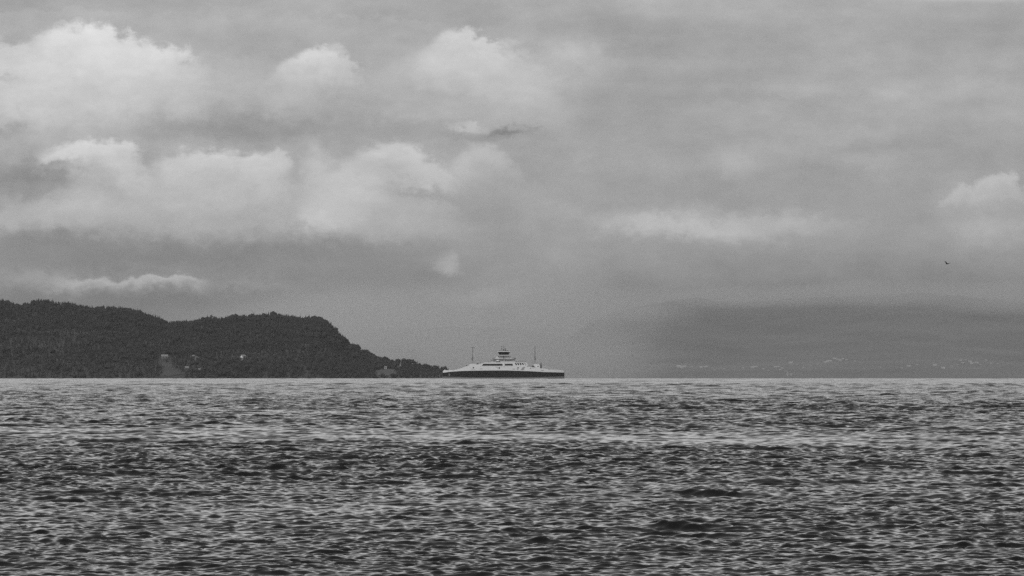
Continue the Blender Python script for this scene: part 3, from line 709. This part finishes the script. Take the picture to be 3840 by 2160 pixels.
# lifeboats and rafts
def lifeboat(X, sgn):
    x, z = S(X, 1352.8); b = MB(); n = 10; L = 3.6
    v = []; rings = 9
    for i in range(rings):
        t = -1+2*i/(rings-1); r = (1-abs(t)**2.6)**.5*.95+.04
        for j in range(n):
            a = 2*math.pi*j/n; v.append((x+t*L*.5, sgn*8.6+r*math.cos(a)*.95, z+r*math.sin(a)*.85))
    f = [(i*n+j, i*n+(j+1) % n, (i+1)*n+(j+1) % n, (i+1)*n+j) for i in range(rings-1) for j in range(n)]+[tuple(range(n)), tuple(range((rings-1)*n, rings*n))]
    lb = b.add(v, f).build('lifeboat', m_wp, ferry, smooth=True)
    c = MB()
    for dx in (-1.6, 1.6): c.tube((x+dx, sgn*7.7, z-1.5), (x+dx, sgn*8.6, z-1.0), .1).tube((x+dx, sgn*7.7, z-1.5), (x+dx, sgn*7.7, z+1.0), .1).tube((x+dx, sgn*7.7, z+1), (x+dx, sgn*8.6, z+1), .1)
    c.box(x-2.1, x+2.1, min(sgn*7.7, sgn*9), max(sgn*7.7, sgn*9), z-1.5, z-1.15)
    c.build('davit', m_dark, lb)
for s in (-1, 1): lifeboat(1867, s); 
for X in (1829, 1837, 1852):
    for s in (-1, 1): 
        x, z = S(X, 1356.6 if X < 1850 else 1351.5); MB().tube((x-.8, s*8.3, z), (x+.8, s*8.3, z), .5, n=10).build('life_raft', m_gp, ferry)
MB().tube((S(1931, 0)[0], -9, S(0, 1346)[1]), (S(1931, 0)[0], -9, S(0, 1341)[1]), .25).box(S(1929, 0)[0], S(1934, 0)[0], -9.4, -8.2, S(0, 1347.5)[1], S(0, 1343.5)[1]).build('searchlight', m_dark, ferry)
MB().tube((S(1928, 0)[0], -7.9, S(0, 1347.2)[1]), (S(1936, 0)[0], -9, S(0, 1359)[1]), .18).build('stair', m_dark, ferry, 'slanting dark stair at the right end of the upper deckhouse')
# left machinery house, masts and stacks
lh = MB().box(S(1761, 0)[0], S(1786, 0)[0], -8.5, 8.5, S(0, 1374)[1], S(0, 1365.6)[1]).build('machinery_house', m_wp, ferry)
rh_ = MB().prism(SP([(2000, 1380), (2001.5, 1366), (2018, 1365.8), (2024, 1370), (2024, 1382)]), -8.2, 8.2).build('machinery_house', m_wp, ferry)
winband('vent', [(2015, 1376.4), (2015, 1373), (2019.5, 1373), (2019.5, 1376.4)], 0, rh_, y=8.2, m=m_dark)
def mast(X, ytop, ybase, cross, boxX):
    x = S(X, 0)[0]; zt, zb = S(0, ytop)[1], S(0, ybase)[1]; b = MB()
    w = .34
    for dx, dy in ((-w, -w), (w, -w), (w, w), (-w, w)): b.tube((x+dx*2.2, dy*2.2, zb), (x+dx, dy, zb+3.5), .14, .12, 6).tube((x+dx, dy, zb+3.5), (x+dx*.7, dy*.7, zt), .12, .09, 6)
    z = zb+1; k = 0
    while z < zt-.6:
        s = 1 if k % 2 else -1; b.tube((x-w*s, -w, z), (x+w*s, -w, z+.9), .06, n=5).tube((x-w*s, w, z), (x+w*s, w, z+.9), .06, n=5)
        b.box(x-w, x+w, -w, w, z-.04, z+.04); z += .9; k += 1
    m = b.build('mast', m_dark, ferry)
    if cross:
        MB().box(x-1.3, x+2.4, -.35, .35, zt-.35, zt+.12).build('crossbar', m_dark, m)
        MB().box(x-1.3, x-.2, -.5, .5, zt-.1, zt+.55).box(x+1.3, x+2.4, -.5, .5, zt-.6, zt+.1).build('floodlight', m_dark, m)
    bx, bz = S(boxX, 1346.3); MB().box(bx-.55, bx+.55, -1, .2, bz-.7, bz+.7).box(x-.75, x+.75, -.75, .75, bz+1.4, bz+2.2).build('lamp_box', m_dark, m)
mast(1772.5, 1303.5, 1366, True, 1769.8); mast(2006, 1297, 1366, False, 2008)
MB().prism(SP([(1764, 1366), (1767, 1359), (1779, 1359), (1782, 1366)]), -1.5, 1.5).build('mast_platform', m_gp, ferry)
MB().box(S(2000, 0)[0], S(2014, 0)[0], -2, 2, S(0, 1365.5)[1], S(0, 1362)[1]).build('mast_platform', m_gp, ferry)
for X, Y0_, Y1_, w, mm in ((1791.5, 1371, 1361, 3.4, m_dark), (2028.5, 1383, 1360, 3.2, m_dark)):
    for s in (-1, 1):
        x, z = S(X, Y0_); MB().box(x-w*MP*.9, x+w*MP*.9, s*7.2-.8, s*7.2+.8, z, S(0, (Y0_+Y1_)/2-2)[1]).tube((x, s*7.2, S(0, (Y0_+Y1_)/2)[1]), (x, s*7.2, S(0, Y1_)[1]), .65, .5, 10).build('exhaust_stack', mm, ferry)
for X, Y, w, h in ((1998.5, 1375, 4.5, 6), (1988, 1377, 4, 2.5), (1742, 1379.4, 4, 3.2), (1733, 1381, 3.6, 1.6), (1750.5, 1371.5, 2.2, 3.5), (1978.5, 1374, 2, 1.6)):
    x, z = S(X, Y); MB().box(x-w*MP, x+w*MP, -halfbeam(x)+.5, -halfbeam(x)+1.9, z-h*MP/2-.6, z+h*MP/2).tube((x, -halfbeam(x)+1.2, z), (x, -halfbeam(x)+1.2, z+h*MP*.7), .3).build('winch', m_dark, ferry)
# openings and marks along the side wall
for X, Y, w, h in ((1775.5, 1379.5, 5, 5), (1775.5, 1386.2, 17, .9), (1801, 1383.8, 2.4, 3.4), (1807, 1383.8, 2.4, 3.4), (1872.5, 1380.5, 4.5, 6.5), (1863, 1377, 10, 1.1),
                   (1924.5, 1384.3, 3, 3.2), (1930.2, 1384.3, 2, 3.2), (1942.5, 1379.5, 4.5, 4.5), (1941, 1384.5, 7, 1.8), (1989, 1381, 6, 1.8), (1998, 1382, 5, 1.2),
                   (2033, 1388.8, 12, 1.6), (2058, 1384.6, 8, 1.3), (1702, 1388.4, 8, .9), (1683, 1390.6, 7, .8), (1866, 1382, .6, 4)):
    for s in (-1, 1):
        x, z = S(X, Y); y = halfbeam(x)+.04
        y0_, y1_ = sorted((s*(y-.06), s*(y+.05)))
        MB().box(x-w*MP/2, x+w*MP/2, y0_, y1_, z-h*MP/2, z+h*MP/2).build('side_opening', m_dark if h > 1.2 else m_gp, side_walls[0 if s < 0 else 1])
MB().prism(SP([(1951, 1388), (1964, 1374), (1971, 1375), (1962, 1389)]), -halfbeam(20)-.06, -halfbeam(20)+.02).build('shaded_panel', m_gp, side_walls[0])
for X in (1685.5,):
    x, z = S(X, 1405.5); MB().box(x-.7, x+.7, -halfbeam(x)-.06, -halfbeam(x)+.3, z-1.2, z+1.2).build('draught_mark', m_lowhull, hull)
b = MB()
for X0, X1, Ya, Yb in ((2037, 2062, 1374.5, 1381), (2062, 2090, 1381, 1388.5), (2090, 2115, 1388.5, 1390)):
    p0, p1 = S(X0, Ya), S(X1, Yb)
    for s in (-1, 1): b.tube((p0[0], s*(halfbeam(p0[0])-.4), p0[1]), (p1[0], s*(halfbeam(p1[0])-.4), p1[1]), .2, n=6)
b.build('end_rail', m_wp, ferry)
b = MB()
for x in np.linspace(S(1672, 0)[0], S(1725, 0)[0], 9): b.tube((x, -halfbeam(x)+.3, side(x)-.1), (x, -halfbeam(x)+.3, side(x)+.9), .06, n=5)
b.build('railing', m_gp, ferry)
x, z = S(1668.5, 1388.4); MB().tube((x, -4.5, z-.4), (x, -4.5, z+.7), .55, .4).build('end_lamp', m_wp, ferry)
x, z = S(1682, 1382); MB().tube((x, -5, z-2.2), (x, -5, z+.5), .12).box(x-.3, x+.3, -5.3, -4.7, z-.3, z+.4).build('navigation_light', m_dark, ferry)
# low wash along the waterline
bw_ = MB()
gw = random.Random(3)
xs = np.linspace(-68, 82, 110)
for s in (-1,):
    v = []
    for x in xs:
        hb = halfbeam(min(64, max(-64, x))); z = .12+.38*gw.random()*(1 if abs(x) < 62 else 1.5)
        v += [(x, -hb-.1, z), (x, -hb-1.0-gw.random()*1.5, -.2)]
    bw_.add(v, [(2*i, 2*i+1, 2*i+3, 2*i+2) for i in range(len(xs)-1)])
m_foam = mat('foam', .6, .9)
bw_.build('bow_wave_foam', m_foam, ferry)

# ------------------------------------------------------------------ birds
m_bird = mat('dark_feathers', .03, .8)
def bird(px, py, D, span, label, bank=.2):
    t = empty('bird', P(px, py, D), label, 'bird'); t.rotation_euler = (0, bank, .5)
    b = MB(); n = 8; prof = [(-.50, .01), (-.36, .05), (-.15, .10), (.08, .115), (.26, .08), (.36, .062), (.44, .045), (.52, .008)]
    v = []
    for yv, r in prof: v += [(r*math.cos(2*math.pi*j/n), yv, r*math.sin(2*math.pi*j/n)) for j in range(n)]
    f = [(i*n+j, i*n+(j+1) % n, (i+1)*n+(j+1) % n, (i+1)*n+j) for i in range(len(prof)-1) for j in range(n)]
    b.add(v, f); b.add([(-.03, -.4, .02), (.03, -.4, .02), (.12, -.68, .01), (-.12, -.68, .01), (-.03, -.4, -.01), (.03, -.4, -.01), (.12, -.68, 0), (-.12, -.68, 0)], [(0, 1, 2, 3), (4, 5, 6, 7), (0, 1, 5, 4), (1, 2, 6, 5), (2, 3, 7, 6), (3, 0, 4, 7)])
    me = b.build('body', m_bird, t, smooth=True)
    me.scale = (span*.75,)*3
    for s, up, ln in ((-1, .55, .42), (1, .32, .62)):
        st = [(0.05, 0, .14, .05), (.35, .5*up, .13, .035), (.7, .95*up, .10, .02), (1.0, 1.2*up, .02, .008)]
        v = []
        for a, zz_, ch, th in st:
            X = s*a*ln; v += [(X, ch+.05, zz_*ln), (X, 0.0, zz_*ln+th), (X, -ch, zz_*ln), (X, 0, zz_*ln-th*.5)]
        f = [(4*i+j, 4*i+(j+1) % 4, 4*i+4+(j+1) % 4, 4*i+4+j) for i in range(3) for j in range(4)]+[(0, 1, 2, 3), (12, 13, 14, 15)]
        w = MB().add(v, f).build('wing', m_bird, t); w.scale = (span,)*3
bird(3552, 989, 1000, 1.35, 'dark bird flying with raised wings in the sky at the right')
bird(2773, 1306, 2400, .65, 'tiny dark bird low in front of the hazy mountain')

# ------------------------------------------------------------------ air: haze box and mist hanging on the mountain
def volmat(name, dens, colr=1.0):
    m = bpy.data.materials.new(name); m.use_nodes = True; t = m.node_tree; t.nodes.clear()
    o = t.nodes.new('ShaderNodeOutputMaterial'); v = t.nodes.new('ShaderNodeVolumePrincipled')
    v.inputs['Density'].default_value = dens; v.inputs['Color'].default_value = (colr, colr, colr, 1)
    t.links.new(v.outputs[0], o.inputs['Volume']); return m
hz = MB().box(-17000, 17000, -300, 31000, -78, HTOP).build('haze', volmat('haze_air', SIG, .84)); hz['kind'] = 'stuff'
tag(hz, 'thin grey haze filling the air over the fjord', 'haze')
def mist(px, py, D, rx, ry, rz, tau, label, alb=.99):
    c = P(px, py, D); bm = bmesh.new(); bmesh.ops.create_icosphere(bm, subdivisions=4, radius=1)
    me = bpy.data.meshes.new('mist'); bm.to_mesh(me); bm.free()
    m = volmat('mist_air', 0, alb); t = m.node_tree; v = [n for n in t.nodes if n.type == 'PRINCIPLED_VOLUME'][0]
    tcn = t.nodes.new('ShaderNodeTexCoord'); ln = t.nodes.new('ShaderNodeVectorMath'); ln.operation = 'LENGTH'
    no = t.nodes.new('ShaderNodeTexNoise'); no.inputs['Scale'].default_value = 2.2; no.inputs['Detail'].default_value = 3
    t.links.new(tcn.outputs['Object'], ln.inputs[0]); t.links.new(tcn.outputs['Object'], no.inputs['Vector'])
    ad = t.nodes.new('ShaderNodeMath'); ad.operation = 'MULTIPLY_ADD'; ad.inputs[1].default_value = .7
    t.links.new(no.outputs['Fac'], ad.inputs[0]); t.links.new(ln.outputs['Value'], ad.inputs[2])
    mr = t.nodes.new('ShaderNodeMapRange'); mr.interpolation_type = 'SMOOTHSTEP'; t.links.new(ad.outputs[0], mr.inputs[0])
    mr.inputs[1].default_value = .25; mr.inputs[2].default_value = 1.30; mr.inputs[3].default_value = tau/(1.1*ry); mr.inputs[4].default_value = 0
    t.links.new(mr.outputs[0], v.inputs['Density'])
    me.materials.append(m)
    o = bpy.data.objects.new('mist', me); col.objects.link(o); o.location = c
    o.scale = (rx/F*D, ry, rz/F*D); tag(o, label, 'mist', kind='stuff')
mist(1450, 1330, 18500, 1000, 1800, 330, 3.2, 'pale rain mist hanging over the fjord behind the ferry', .74)
mist(1250, 1300, 19500, 850, 1500, 300, 3.0, 'denser mist behind the wooded headland', .72)
mist(2080, 1300, 17500, 620, 1500, 330, 1.8, 'thin edge of the rain mist trailing right of the ferry', .72)
mist(2250, 1150, 22200, 520, 800, 100, 2.2, 'soft mist hanging on the left shoulder of the mountain', .68)
mist(2760, 1118, 22100, 480, 800, 60, 2.2, 'ragged mist along the mountain top at the right of the picture', .66)
mist(3250, 1104, 22400, 520, 800, 70, 2.2, 'mist hiding the mountain top towards the right edge', .66)
mist(3800, 1118, 22200, 480, 800, 90, 2.4, 'mist over the mountain top at the right edge of the picture', .66)
